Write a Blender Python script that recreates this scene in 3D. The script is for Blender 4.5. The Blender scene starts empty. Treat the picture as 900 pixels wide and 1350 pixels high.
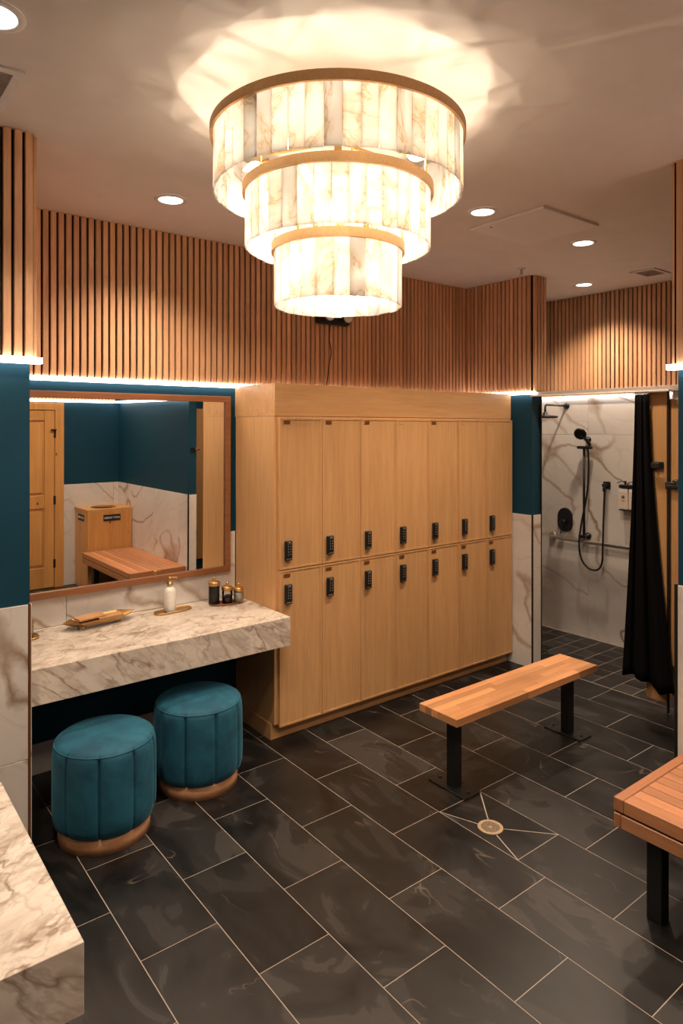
import bpy, bmesh, math, random
from mathutils import Vector, Matrix
random.seed(7)
PI = math.pi
sc = bpy.context.scene
COL = sc.collection

# ------------------------------------------------------------------ camera, world, exposure
CAMH = 1.91
cam_d = bpy.data.cameras.new('camera')
cam_d.sensor_fit = 'VERTICAL'
cam_d.sensor_height = 36.0
cam_d.sensor_width = 24.0
cam_d.lens = 885.0 / 1350.0 * 36.0
cam_d.shift_y = -(675 - 563.5) / 1350.0
cam_d.clip_start = 0.02
cam = bpy.data.objects.new('camera', cam_d)
cam.location = (0, 0, CAMH)
cam.rotation_euler = (PI / 2, 0, math.radians(-38.0))
COL.objects.link(cam)
sc.camera = cam

w = bpy.data.worlds.new('world')
w.use_nodes = True
w.node_tree.nodes['Background'].inputs[0].default_value = (0.9, 0.8, 0.7, 1)
w.node_tree.nodes['Background'].inputs[1].default_value = 0.05
sc.world = w
sc.view_settings.view_transform = 'Standard'
sc.view_settings.look = 'None'
sc.view_settings.gamma = 1.0
sc.view_settings.use_curve_mapping = False
sc.view_settings.exposure = 0.5
sc.cycles.use_denoising = True
sc.cycles.max_bounces = 8
sc.cycles.diffuse_bounces = 5
sc.cycles.sample_clamp_indirect = 6.0
sc.cycles.caustics_reflective = False
sc.cycles.caustics_refractive = False

# lamp strengths (watts) and colours
DL_W, DL_C = 17.5, (1.0, 0.78, 0.58)
BULB_W, BULB_C = 6.6, (1.0, 0.835, 0.66)
LED_S, LED_C = 6.0, (1.0, 0.86, 0.78)

HC = 3.113            # ceiling height
YW = 3.95             # main wall plane
YB = -0.42            # back wall plane
XS = 5.54             # shower back wall plane
XR = 4.465            # wing wall plane right of the lockers
XP = 3.085            # pier plane on the right
LZ0, LZ1 = 2.171, 2.195   # LED ledge

# ------------------------------------------------------------------ node helpers
def new_mat(name):
    m = bpy.data.materials.new(name)
    m.use_nodes = True
    nt = m.node_tree
    b = nt.nodes['Principled BSDF']
    return m, nt, b
def N(nt, t, **k):
    n = nt.nodes.new(t)
    for a, v in k.items():
        setattr(n, a, v)
    return n
def L(nt, a, b): nt.links.new(a, b)
def ramp(nt, stops, interp='LINEAR'):
    r = N(nt, 'ShaderNodeValToRGB')
    r.color_ramp.interpolation = interp
    e = r.color_ramp.elements
    e[0].position, e[0].color = stops[0][0], (*stops[0][1], 1)
    e[1].position, e[1].color = stops[-1][0], (*stops[-1][1], 1)
    for p, c in stops[1:-1]:
        x = e.new(p); x.color = (*c, 1)
    return r
def coords(nt, scale=(1, 1, 1), rot=(0, 0, 0), rnd=10.0):
    tc = N(nt, 'ShaderNodeTexCoord')
    oi = N(nt, 'ShaderNodeObjectInfo')
    mul = N(nt, 'ShaderNodeMath', operation='MULTIPLY'); mul.inputs[1].default_value = rnd
    L(nt, oi.outputs['Random'], mul.inputs[0])
    add = N(nt, 'ShaderNodeVectorMath', operation='ADD')
    L(nt, tc.outputs['Object'], add.inputs[0]); L(nt, mul.outputs[0], add.inputs[1])
    mp = N(nt, 'ShaderNodeMapping')
    mp.inputs['Scale'].default_value = scale; mp.inputs['Rotation'].default_value = rot
    L(nt, add.outputs[0], mp.inputs['Vector'])
    return mp.outputs[0], oi.outputs['Random']
def noise(nt, vec, scale, detail=4, rough=0.55, dist=0.0):
    n = N(nt, 'ShaderNodeTexNoise')
    n.inputs['Scale'].default_value = scale; n.inputs['Detail'].default_value = detail
    n.inputs['Roughness'].default_value = rough; n.inputs['Distortion'].default_value = dist
    L(nt, vec, n.inputs['Vector'])
    return n.outputs['Fac']
def mix(nt, fac, a, b, mode='MIX'):
    m = N(nt, 'ShaderNodeMix', data_type='RGBA', blend_type=mode)
    for s, v in ((m.inputs[0], fac), (m.inputs[6], a), (m.inputs[7], b)):
        if hasattr(v, 'is_output'): L(nt, v, s)
        elif isinstance(v, (int, float)): s.default_value = v
        else: s.default_value = (*v, 1)
    return m.outputs[2]
def hsv(nt, col, rnd, amt_v=0.3, base_v=0.85):
    mr = N(nt, 'ShaderNodeMapRange')
    mr.inputs[3].default_value = base_v; mr.inputs[4].default_value = base_v + amt_v
    L(nt, rnd, mr.inputs[0])
    h = N(nt, 'ShaderNodeHueSaturation')
    L(nt, mr.outputs[0], h.inputs['Value']); L(nt, col, h.inputs['Color'])
    return h.outputs[0]
def bump(nt, b, h, strength=0.2, dist=0.002):
    n = N(nt, 'ShaderNodeBump'); n.inputs['Strength'].default_value = strength
    n.inputs['Distance'].default_value = dist
    L(nt, h, n.inputs['Height']); L(nt, n.outputs[0], b.inputs['Normal'])

def plain(name, c, rough=0.5, metal=0.0, nscale=60, var=0.06, bmp=0.05):
    m, nt, b = new_mat(name)
    v, r = coords(nt)
    n = noise(nt, v, nscale)
    lo = tuple(x * (1 - var) for x in c); hi = tuple(min(1, x * (1 + var)) for x in c)
    rp = ramp(nt, [(0.3, lo), (0.7, hi)]); L(nt, n, rp.inputs[0])
    L(nt, rp.outputs[0], b.inputs['Base Color'])
    b.inputs['Roughness'].default_value = rough; b.inputs['Metallic'].default_value = metal
    if bmp: bump(nt, b, n, bmp, 0.001)
    return m
def wood(name, c1, c2, axis='Z', grain=28.0, rough=0.45, var=0.25, base_v=0.88, knots=False):
    m, nt, b = new_mat(name)
    s = [grain, grain, grain]; s['XYZ'.index(axis)] = grain / 16.0
    v, r = coords(nt, tuple(s))
    n1 = noise(nt, v, 1.0, 6, 0.6, 0.5)
    n2 = noise(nt, v, 3.5, 3, 0.7, 0.2)
    rp = ramp(nt, [(0.25, c2), (0.5, tuple((a + q) / 2 for a, q in zip(c1, c2))), (0.75, c1)])
    L(nt, n1, rp.inputs[0])
    f = ramp(nt, [(0.35, (0.86, 0.82, 0.78)), (0.6, (1, 1, 1))]); L(nt, n2, f.inputs[0])
    col = mix(nt, 0.7, rp.outputs[0], f.outputs[0], 'MULTIPLY')
    if knots:
        vo = N(nt, 'ShaderNodeTexVoronoi'); vo.inputs['Scale'].default_value = 4.2
        tc = N(nt, 'ShaderNodeTexCoord'); mp = N(nt, 'ShaderNodeMapping')
        mp.inputs['Scale'].default_value = (1.6, 1.6, 0.9)
        L(nt, tc.outputs['Object'], mp.inputs[0]); L(nt, mp.outputs[0], vo.inputs['Vector'])
        kr = ramp(nt, [(0.0, (0.16, 0.07, 0.03)), (0.05, (0.3, 0.14, 0.06)), (0.075, (1, 1, 1))])
        L(nt, vo.outputs['Distance'], kr.inputs[0])
        col = mix(nt, 1.0, col, kr.outputs[0], 'MULTIPLY')
    col = hsv(nt, col, r, var, base_v)
    L(nt, col, b.inputs['Base Color'])
    b.inputs['Roughness'].default_value = rough
    bump(nt, b, n1, 0.15, 0.0006)
    return m
def marble(name, base, vein, shade, scale=1.6, d=(1, -1, -0.6), along=0.35, rough=0.22, vein_w=0.02, busy=0.5, rnd=10.0, second=0.3, dist=0.6, det=4, warp=0.0):
    m, nt, b = new_mat(name)
    e = Vector(d).normalized().rotation_difference(Vector((0, 0, 1))).to_euler()
    v0, r = coords(nt, (1, 1, 1), tuple(e), rnd)
    mp2 = N(nt, 'ShaderNodeMapping'); mp2.inputs['Scale'].default_value = (1, 1, along)
    L(nt, v0, mp2.inputs['Vector']); v = mp2.outputs[0]
    if warp:
        wn = N(nt, 'ShaderNodeTexNoise'); wn.inputs['Scale'].default_value = 3.0; wn.inputs['Detail'].default_value = 5
        L(nt, v0, wn.inputs['Vector'])
        ws_ = N(nt, 'ShaderNodeVectorMath', operation='SCALE'); ws_.inputs['Scale'].default_value = warp
        L(nt, wn.outputs['Color'], ws_.inputs[0])
        wa = N(nt, 'ShaderNodeVectorMath', operation='ADD'); L(nt, v, wa.inputs[0]); L(nt, ws_.outputs[0], wa.inputs[1]); v = wa.outputs[0]
    def ridge(sc_, width, dist, det=5):
        n = noise(nt, v, sc_, det, 0.5, dist)
        a = N(nt, 'ShaderNodeMath', operation='SUBTRACT'); a.inputs[1].default_value = 0.5; L(nt, n, a.inputs[0])
        c = N(nt, 'ShaderNodeMath', operation='ABSOLUTE'); L(nt, a.outputs[0], c.inputs[0])
        mr = N(nt, 'ShaderNodeMapRange'); mr.inputs[1].default_value = 0.0; mr.inputs[2].default_value = width
        mr.inputs[3].default_value = 1.0; mr.inputs[4].default_value = 0.0
        L(nt, c.outputs[0], mr.inputs[0])
        return mr.outputs[0]
    r1 = ridge(scale, vein_w, dist, det)
    r2 = ridge(scale * 2.3, vein_w * 1.3, dist * 1.3, det)
    mask = noise(nt, v, scale * 0.9, 2, 0.5, 0.3)
    mk = ramp(nt, [(0.5 - 0.12 * busy, (0, 0, 0)), (0.62, (1, 1, 1))]); L(nt, mask, mk.inputs[0])
    soft = noise(nt, v, scale * 1.3, 5, 0.6, 0.8)
    sr = ramp(nt, [(0.45, base), (0.75, shade)]); L(nt, soft, sr.inputs[0])
    f1 = N(nt, 'ShaderNodeMath', operation='MULTIPLY'); L(nt, r1, f1.inputs[0]); L(nt, mk.outputs[0], f1.inputs[1])
    f2 = N(nt, 'ShaderNodeMath', operation='MULTIPLY'); L(nt, r2, f2.inputs[0]); f2.inputs[1].default_value = second
    c = mix(nt, f2.outputs[0], sr.outputs[0], vein)
    c = mix(nt, f1.outputs[0], c, vein)
    L(nt, c, b.inputs['Base Color'])
    b.inputs['Roughness'].default_value = rough
    return m

# ------------------------------------------------------------------ materials
M = {}
M['ceiling'] = plain('ceiling_paint', (0.80, 0.715, 0.64), 0.8, nscale=6, var=0.03, bmp=0.08)
M['panelw'] = plain('access_panel_paint', (0.86, 0.80, 0.75), 0.7, nscale=6, var=0.02, bmp=0.02)
M['blue'] = plain('blue_paint', (0.0045, 0.045, 0.077), 0.6, nscale=90, var=0.08)
M['blue'].node_tree.nodes['Principled BSDF'].inputs['Specular IOR Level'].default_value = 0.22
M['backing'] = plain('black_felt', (0.010, 0.007, 0.006), 0.95)
M['slat'] = wood('slat_oak', (0.80, 0.47, 0.265), (0.64, 0.35, 0.185), 'Z', 40, 0.5, 0.32, 0.86)
M['locker'] = wood('maple_veneer', (0.69, 0.405, 0.185), (0.60, 0.335, 0.145), 'Z', 14, 0.38, 0.08, 0.95)
M['locker_h'] = wood('maple_veneer_horizontal', (0.69, 0.405, 0.185), (0.60, 0.335, 0.145), 'X', 14, 0.38, 0.05, 0.96)
M['bench'] = wood('butcher_block', (0.66, 0.335, 0.155), (0.48, 0.215, 0.088), 'X', 26, 0.33, 0.55, 0.70)
M['bench_y'] = wood('cedar_slat', (0.58, 0.265, 0.125), (0.43, 0.175, 0.08), 'Y', 26, 0.42, 0.35, 0.82)
M['bench_xd'] = wood('cedar_end', (0.50, 0.22, 0.10), (0.38, 0.15, 0.065), 'X', 26, 0.42, 0.1, 0.9)
M['pine'] = wood('knotty_pine', (0.72, 0.38, 0.13), (0.55, 0.26, 0.075), 'Z', 12, 0.35, 0.12, 0.92, knots=True)
M['frame'] = wood('walnut_frame', (0.33, 0.135, 0.055), (0.22, 0.085, 0.034), 'X', 30, 0.38, 0.05, 0.97)
M['stall'] = wood('stall_laminate', (0.52, 0.29, 0.12), (0.42, 0.22, 0.085), 'Z', 18, 0.4, 0.1, 0.92)
M['ply'] = wood('stool_plinth_oak', (0.74, 0.41, 0.22), (0.64, 0.33, 0.17), 'X', 18, 0.45, 0.05, 0.97)
M['tile'] = marble('wall_marble', (0.70, 0.66, 0.62), (0.27, 0.16, 0.085), (0.60, 0.55, 0.51), 1.7, (0.8, -1, -0.75), 0.07, 0.2, 0.015, 1.8, 10.0, 0.12, 0.0, 1, 0.16)
M['counter'] = marble('counter_marble', (0.77, 0.69, 0.60), (0.27, 0.185, 0.12), (0.50, 0.41, 0.33), 8.5, (1, 0.45, -0.9), 0.10, 0.3, 0.035, 1.0, 0.0, 0.30, 0.25)
M['black'] = plain('black_powder_coat', (0.008, 0.008, 0.008), 0.42)
M['dark'] = plain('dark_void', (0.004, 0.004, 0.004), 0.9)
M['brass'] = plain('brushed_brass', (0.62, 0.38, 0.15), 0.36, 1.0, 120, 0.08)
M['ring'] = plain('satin_brass_band', (0.60, 0.37, 0.17), 0.5, 0.55, 120, 0.08)
M['bronze'] = plain('copper_plate', (0.26, 0.105, 0.035), 0.4, 0.6)
M['steel'] = plain('brushed_steel', (0.50, 0.46, 0.41), 0.30, 0.92)
M['alu'] = plain('anodised_rail', (0.50, 0.45, 0.41), 0.45, 0.6)
M['white'] = plain('white_enamel', (0.78, 0.74, 0.70), 0.45)
M['whiteb'] = plain('white_plastic', (0.82, 0.79, 0.74), 0.3)
M['grout'] = plain('grout', (0.42, 0.36, 0.30), 0.9)
M['kraft'] = plain('kraft_paper', (0.60, 0.32, 0.14), 0.7, nscale=15, var=0.15)
M['cotton'] = plain('cotton_tips', (0.95, 0.88, 0.78), 0.9, nscale=30, var=0.25, bmp=0.6)
M['ties'] = plain('black_hair_ties', (0.016, 0.017, 0.018), 0.6, nscale=30, var=0.5, bmp=0.6)
M['label'] = plain('cream_label', (0.72, 0.60, 0.50), 0.6)
M['ink'] = plain('ink', (0.20, 0.09, 0.06), 0.6)
M['curtain'] = plain('black_curtain', (0.0045, 0.0042, 0.0048), 1.0, nscale=200, var=0.3, bmp=0.3)
M['curtain'].node_tree.nodes['Principled BSDF'].inputs['Specular IOR Level'].default_value = 0.08
M['drain'] = plain('aged_brass', (0.46, 0.34, 0.22), 0.55, 0.35, 120, 0.15)
M['key'] = plain('keypad_print', (0.75, 0.75, 0.75), 0.5)
M['gun'] = plain('dark_gunmetal', (0.10, 0.09, 0.085), 0.4, 0.8)
M['lens'] = plain('lamp_lens', (0.80, 0.76, 0.70), 0.25)

def floor_mat():
    m, nt, b = new_mat('slate_tile')
    v, r = coords(nt, (1.4, 0.8, 1), (0, 0, 0.5), 30.0)
    n1 = noise(nt, v, 2.0, 5, 0.55, 1.2)
    rp = ramp(nt, [(0.36, (0.0050, 0.0048, 0.0049)), (0.50, (0.0130, 0.0122, 0.0120)), (0.565, (0.0165, 0.0154, 0.0150)), (0.577, (0.0330, 0.0305, 0.0290)), (0.75, (0.0220, 0.0205, 0.0198))])
    L(nt, n1, rp.inputs[0])
    # pale hairline veins, only in places
    n2 = noise(nt, v, 1.7, 3, 0.5, 1.6)
    a = N(nt, 'ShaderNodeMath', operation='SUBTRACT'); a.inputs[1].default_value = 0.5; L(nt, n2, a.inputs[0])
    c = N(nt, 'ShaderNodeMath', operation='ABSOLUTE'); L(nt, a.outputs[0], c.inputs[0])
    mr = N(nt, 'ShaderNodeMapRange'); mr.inputs[2].default_value = 0.0065; mr.inputs[3].default_value = 1; mr.inputs[4].default_value = 0
    L(nt, c.outputs[0], mr.inputs[0])
    n3 = noise(nt, v, 5.0, 2, 0.5, 0)
    mk = ramp(nt, [(0.55, (0, 0, 0)), (0.68, (0.7, 0.7, 0.7))]); L(nt, n3, mk.inputs[0])
    f = N(nt, 'ShaderNodeMath', operation='MULTIPLY'); L(nt, mr.outputs[0], f.inputs[0]); L(nt, mk.outputs[0], f.inputs[1])
    col = hsv(nt, rp.outputs[0], r, 0.85, 0.48)
    col = mix(nt, f.outputs[0], col, (0.17, 0.135, 0.105))
    L(nt, col, b.inputs['Base Color'])
    rr = ramp(nt, [(0.3, (0.30, 0.30, 0.30)), (0.7, (0.46, 0.46, 0.46))]); L(nt, n1, rr.inputs[0])
    L(nt, rr.outputs[0], b.inputs['Roughness'])
    bump(nt, b, n1, 0.12, 0.003)
    return m
M['slate'] = floor_mat()

def velvet():
    m, nt, b = new_mat('teal_velvet')
    v, r = coords(nt)
    n = noise(nt, v, 7, 4, 0.6, 0.8); n2 = noise(nt, v, 220, 2)
    rp = ramp(nt, [(0.35, (0.006, 0.070, 0.122)), (0.68, (0.014, 0.135, 0.215))]); L(nt, n, rp.inputs[0])
    L(nt, rp.outputs[0], b.inputs['Base Color'])
    b.inputs['Roughness'].default_value = 0.75
    b.inputs['Sheen Weight'].default_value = 0.35
    b.inputs['Sheen Roughness'].default_value = 0.35
    b.inputs['Sheen Tint'].default_value = (0.25, 0.62, 0.78, 1)
    bump(nt, b, n2, 0.15, 0.001)
    return m
M['velvet'] = velvet()

def alabaster():
    m = bpy.data.materials.new('alabaster'); m.use_nodes = True
    nt = m.node_tree; nt.nodes.clear()
    out = N(nt, 'ShaderNodeOutputMaterial')
    v, r = coords(nt, (1, 1, 0.8), (0.3, 0.2, 0), 25.0)
    n = noise(nt, v, 3.2, 5, 0.6, 1.4)
    a = N(nt, 'ShaderNodeMath', operation='SUBTRACT'); a.inputs[1].default_value = 0.5; L(nt, n, a.inputs[0])
    c = N(nt, 'ShaderNodeMath', operation='ABSOLUTE'); L(nt, a.outputs[0], c.inputs[0])
    rp = ramp(nt, [(0.0, (0.60, 0.47, 0.34)), (0.012, (0.84, 0.77, 0.68)), (0.07, (0.98, 0.965, 0.94))]); L(nt, c.outputs[0], rp.inputs[0])
    n2 = noise(nt, v, 4, 3, 0.5, 0.5)
    r2 = ramp(nt, [(0.38, (0.72, 0.68, 0.64)), (0.55, (1, 1, 1))]); L(nt, n2, r2.inputs[0])
    col = mix(nt, 0.8, rp.outputs[0], r2.outputs[0], 'MULTIPLY')
    pw = N(nt, 'ShaderNodeMath', operation='POWER'); pw.inputs[1].default_value = 3.0; L(nt, r, pw.inputs[0])
    iv = N(nt, 'ShaderNodeMath', operation='SUBTRACT'); iv.inputs[0].default_value = 1.0; L(nt, pw.outputs[0], iv.inputs[1])
    col = hsv(nt, col, iv.outputs[0], 0.46, 0.54)
    t = N(nt, 'ShaderNodeBsdfTranslucent'); d = N(nt, 'ShaderNodeBsdfDiffuse'); g = N(nt, 'ShaderNodeBsdfGlossy')
    g.inputs['Roughness'].default_value = 0.25; g.inputs['Color'].default_value = (0.9, 0.88, 0.85, 1)
    L(nt, col, t.inputs[0]); L(nt, col, d.inputs[0])
    m1 = N(nt, 'ShaderNodeMixShader'); m1.inputs[0].default_value = 0.16
    L(nt, t.outputs[0], m1.inputs[1]); L(nt, d.outputs[0], m1.inputs[2])
    m2 = N(nt, 'ShaderNodeMixShader'); m2.inputs[0].default_value = 0.05
    L(nt, m1.outputs[0], m2.inputs[1]); L(nt, g.outputs[0], m2.inputs[2])
    L(nt, m2.outputs[0], out.inputs[0])
    return m
M['alabaster'] = alabaster()

def emit(name, c, s):
    m = bpy.data.materials.new(name); m.use_nodes = True
    nt = m.node_tree; nt.nodes.clear()
    e = N(nt, 'ShaderNodeEmission'); e.inputs[0].default_value = (*c, 1); e.inputs[1].default_value = s
    o = N(nt, 'ShaderNodeOutputMaterial'); L(nt, e.outputs[0], o.inputs[0])
    return m
M['led'] = emit('led_diffuser', LED_C, LED_S)
M['dl'] = emit('downlight_diffuser', (1.0, 0.88, 0.74), 6.0)
M['bulb'] = emit('bulb_glow', (1.0, 0.78, 0.5), 14.0)

def mirror_mat():
    m, nt, b = new_mat('mirror_silver')
    b.inputs['Metallic'].default_value = 1; b.inputs['Roughness'].default_value = 0.0
    b.inputs['Base Color'].default_value = (0.93, 0.93, 0.91, 1)
    return m
M['mirror'] = mirror_mat()
def glass_mat(name, c, alpha):
    m = bpy.data.materials.new(name); m.use_nodes = True
    nt = m.node_tree; nt.nodes.clear()
    t = N(nt, 'ShaderNodeBsdfTransparent'); t.inputs[0].default_value = (*c, 1)
    g = N(nt, 'ShaderNodeBsdfGlossy'); g.inputs['Roughness'].default_value = 0.04
    fr = N(nt, 'ShaderNodeFresnel'); fr.inputs[0].default_value = 1.5
    mx = N(nt, 'ShaderNodeMixShader'); L(nt, fr.outputs[0], mx.inputs[0])
    L(nt, t.outputs[0], mx.inputs[1]); L(nt, g.outputs[0], mx.inputs[2])
    o = N(nt, 'ShaderNodeOutputMaterial'); L(nt, mx.outputs[0], o.inputs[0])
    return m
M['glass'] = glass_mat('jar_glass', (0.93, 0.95, 0.93), 0.3)

# ------------------------------------------------------------------ mesh helpers
class MB:
    def __init__(s): s.v = []; s.f = []; s.m = []; s.sm = []
    def face(s, idx, mi=0, smooth=False): s.f.append(idx); s.m.append(mi); s.sm.append(smooth)
    def box(s, x0, x1, y0, y1, z0, z1, mi=0, bev=0.0):
        if bev > 0:
            return s.bbox(x0, x1, y0, y1, z0, z1, bev, mi)
        b = len(s.v)
        s.v += [(x, y, z) for z in (z0, z1) for y in (y0, y1) for x in (x0, x1)]
        for q in ((0, 2, 3, 1), (4, 5, 7, 6), (0, 1, 5, 4), (2, 6, 7, 3), (0, 4, 6, 2), (1, 3, 7, 5)):
            s.face([b + i for i in q], mi)
        return s
    def bbox(s, x0, x1, y0, y1, z0, z1, w, mi=0):
        bm = bmesh.new()
        bmesh.ops.create_cube(bm, size=1)
        for v in bm.verts:
            v.co = Vector(((x0 + x1) / 2 + v.co.x * (x1 - x0), (y0 + y1) / 2 + v.co.y * (y1 - y0), (z0 + z1) / 2 + v.co.z * (z1 - z0)))
        bmesh.ops.bevel(bm, geom=bm.edges[:], offset=w, segments=1 if w < 0.004 else 2, affect='EDGES', profile=0.6)
        s.addbm(bm, mi); return s
    def addbm(s, bm, mi=0, smooth=False, mat=None):
        b = len(s.v); bm.verts.index_update()
        s.v += [tuple((mat @ v.co) if mat else v.co) for v in bm.verts]
        for f in bm.faces: s.face([b + v.index for v in f.verts], mi, smooth)
        bm.free(); return s
    def lathe(s, c, prof, n=24, mi=0, smooth=True, axis='Z', cap=True, rot=None):
        b = len(s.v); k = len(prof)
        for r, h in prof:
            for i in range(n):
                a = 2 * PI * i / n
                p = Vector((r * math.cos(a), r * math.sin(a), h))
                if axis == 'X': p = Vector((p.z, p.x, p.y))
                elif axis == 'Y': p = Vector((p.x, p.z, -p.y))
                if rot: p = rot @ p
                s.v.append(tuple(Vector(c) + p))
        for j in range(k - 1):
            for i in range(n):
                i2 = (i + 1) % n
                s.face([b + j * n + i, b + j * n + i2, b + (j + 1) * n + i2, b + (j + 1) * n + i], mi, smooth)
        if cap:
            s.face([b + i for i in range(n)][::-1], mi)
            s.face([b + (k - 1) * n + i for i in range(n)], mi)
        return s
    def cyl(s, c, r, h, n=20, mi=0, axis='Z', rot=None):
        return s.lathe(c, [(r, 0), (r, h)], n, mi, True, axis, True, rot)
    def tube(s, pts, r, n=10, mi=0, cap=True):
        pts = [Vector(p) for p in pts]; b = len(s.v)
        t = (pts[1] - pts[0]).normalized()
        up = Vector((0, 0, 1)) if abs(t.z) < 0.9 else Vector((1, 0, 0))
        u = t.cross(up).normalized(); k = len(pts)
        for j, p in enumerate(pts):
            t = (pts[min(j + 1, k - 1)] - pts[max(j - 1, 0)]).normalized()
            u = (u - t * u.dot(t)).normalized(); w_ = t.cross(u)
            for i in range(n):
                a = 2 * PI * i / n
                s.v.append(tuple(p + (u * math.cos(a) + w_ * math.sin(a)) * r))
        for j in range(k - 1):
            for i in range(n):
                i2 = (i + 1) % n
                s.face([b + j * n + i, b + j * n + i2, b + (j + 1) * n + i2, b + (j + 1) * n + i], mi, True)
        if cap:
            s.face([b + i for i in range(n)][::-1], mi); s.face([b + (k - 1) * n + i for i in range(n)], mi)
        return s
    def prism(s, pts, z0, z1, mi=0):
        b = len(s.v); n = len(pts)
        s.v += [(x, y, z0) for x, y in pts] + [(x, y, z1) for x, y in pts]
        s.face([b + i for i in range(n)][::-1], mi); s.face([b + n + i for i in range(n)], mi)
        for i in range(n):
            j = (i + 1) % n; s.face([b + i, b + j, b + n + j, b + n + i], mi)
        return s
    def mesh(s, name, mats):
        me = bpy.data.meshes.new(name); me.from_pydata(s.v, [], s.f)
        for m in (mats if isinstance(mats, (list, tuple)) else [mats]): me.materials.append(m)
        me.polygons.foreach_set('material_index', s.m); me.polygons.foreach_set('use_smooth', s.sm)
        me.update(); return me
    def build(s, name, mats, parent=None, loc=(0, 0, 0), rot=(0, 0, 0)):
        return obj(name, s.mesh(name, mats), parent, loc, rot)
def obj(name, me, parent=None, loc=(0, 0, 0), rot=(0, 0, 0)):
    o = bpy.data.objects.new(name, me); COL.objects.link(o)
    o.location = loc; o.rotation_euler = rot
    if parent: o.parent = parent
    return o
def tag(o, label, cat, group=None, kind=None):
    if label: o['label'] = label
    if cat: o['category'] = cat
    if group: o['group'] = group
    if kind: o['kind'] = kind
    return o
def thing(name, label, cat, loc=(0, 0, 0), rz=0.0, group=None, rot=None):
    o = bpy.data.objects.new(name, None); COL.objects.link(o)
    o.location = loc; o.rotation_euler = rot or (0, 0, rz); o.empty_display_size = 0.05
    return tag(o, label, cat, group)
def struct(name, mb, mat, label=None):
    o = mb.build(name, mat); o['kind'] = 'structure'
    if label: o['label'] = label
    return o
def lamp(name, typ, loc, power, col, parent=None, rot=(0, 0, 0), **k):
    d = bpy.data.lights.new(name, typ); d.energy = power; d.color = col
    for a, v in k.items(): setattr(d, a, v)
    o = bpy.data.objects.new(name, d); COL.objects.link(o); o.location = loc; o.rotation_euler = rot
    if parent: o.parent = parent
    return o
def B(*a, **k): return MB().box(*a, **k)

# ================================================================== STRUCTURE
X0, Y0, X1, Y1 = -1.2, YB, XS, 4.6
fl = struct('floor', B(X0 - .1, X1 + .1, Y0 - .1, Y1, -0.12, -0.0010), M['grout'], 'black slate tile floor with pale beige grout lines')
# --- 12 x 24 slate tiles, half offset
G = 0.0020
PX, PY = 0.3049, 0.6200
tile_me = B(-PX / 2 + G, PX / 2 - G, -PY / 2 + G, PY / 2 - G, -0.011, 0.0).mesh('tile', M['slate'])
def floor_piece(x0, x1, y0, y1):
    if x1 - x0 < 0.02 or y1 - y0 < 0.02: return
    if abs((x1 - x0) - PX) < 1e-4 and abs((y1 - y0) - PY) < 1e-4: me = tile_me
    else:
        hx, hy = (x1 - x0) / 2, (y1 - y0) / 2
        me = B(-hx + G, hx - G, -hy + G, hy - G, -0.011, 0.0).mesh('tile', M['slate'])
    obj('tile', me, fl, ((x0 + x1) / 2, (y0 + y1) / 2, 0))
XEND = 4.575
for n in range(-7, 12):
    x0 = 0.912 + PX * n; x1 = x0 + PX
    ya = -0.42; yb = YW
    if x1 < -0.2: yb = 1.5
    cuts = []
    base = 2.335 if n % 2 == 0 else 2.025
    k = -6
    while k < 6:
        c = base + PY * k
        if ya < c < yb: cuts.append(c)
        k += 1
    if n == 5:
        cuts = [c for c in cuts if abs(c - 2.025) > .02] + [1.857, 2.328]
    ys = sorted([ya] + cuts + [yb])
    for a, b_ in zip(ys, ys[1:]):
        if n == 5 and abs(a - 1.857) < 1e-6:
            DT = (x0, x1, a, b_); continue
        floor_piece(max(x0, X0), min(x1, XEND), a, b_)
# the cut tile round the drain: four triangular pieces
x0, x1, y0, y1 = DT
DX, DY = 2.533, 2.088
cs = [(x0 + G, y0 + G), (x1 - G, y0 + G), (x1 - G, y1 - G), (x0 + G, y1 - G)]
for i in range(4):
    a, b_ = Vector((*cs[i], 0)), Vector((*cs[(i + 1) % 4], 0)); c = Vector((DX, DY, 0))
    g = (a + b_ + c) / 3
    pts = []; u_ = (b_ - a).normalized() * .0045
    for p in (a + u_, b_ - u_, c + (g - c).normalized() * .004): pts.append(p)
    MB().prism([((p - g).x, (p - g).y) for p in pts], -0.011, 0).build('tile', M['slate'], fl, (g.x, g.y, 0))
# shower floor, small square tiles, slightly darker joints
sx, sy = 0.156, 0.1572
GS = 0.0024
st_me = B(-sx / 2 + GS, sx / 2 - GS, -sy / 2 + GS, sy / 2 - GS, -0.011, 0).mesh('small_tile', M['slate'])
st_me2 = B(-sx + GS, sx - GS, -sy / 2 + GS, sy / 2 - GS, -0.011, 0).mesh('small_tile', M['slate'])
j = 0; yy = 1.87
while yy < YW - 0.02:
    i = 0
    while i < 6:
        if (i + j * 2) % 5 == 0 and i < 5:
            obj('small_tile', st_me2, fl, (XEND + sx * (i + 1), yy + sy / 2, 0)); i += 2
        else:
            obj('small_tile', st_me, fl, (XEND + sx * (i + .5), yy + sy / 2, 0)); i += 1
    yy += sy; j += 1
B(XEND + G, XS, YB, 1.87 - G, -0.011, 0).build('tile', M['slate'], fl)

ceil = struct('ceiling', B(X0 - .1, X1 + .1, Y0 - .1, Y1, HC, HC + 0.1), M['ceiling'], 'plain warm white ceiling')

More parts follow.
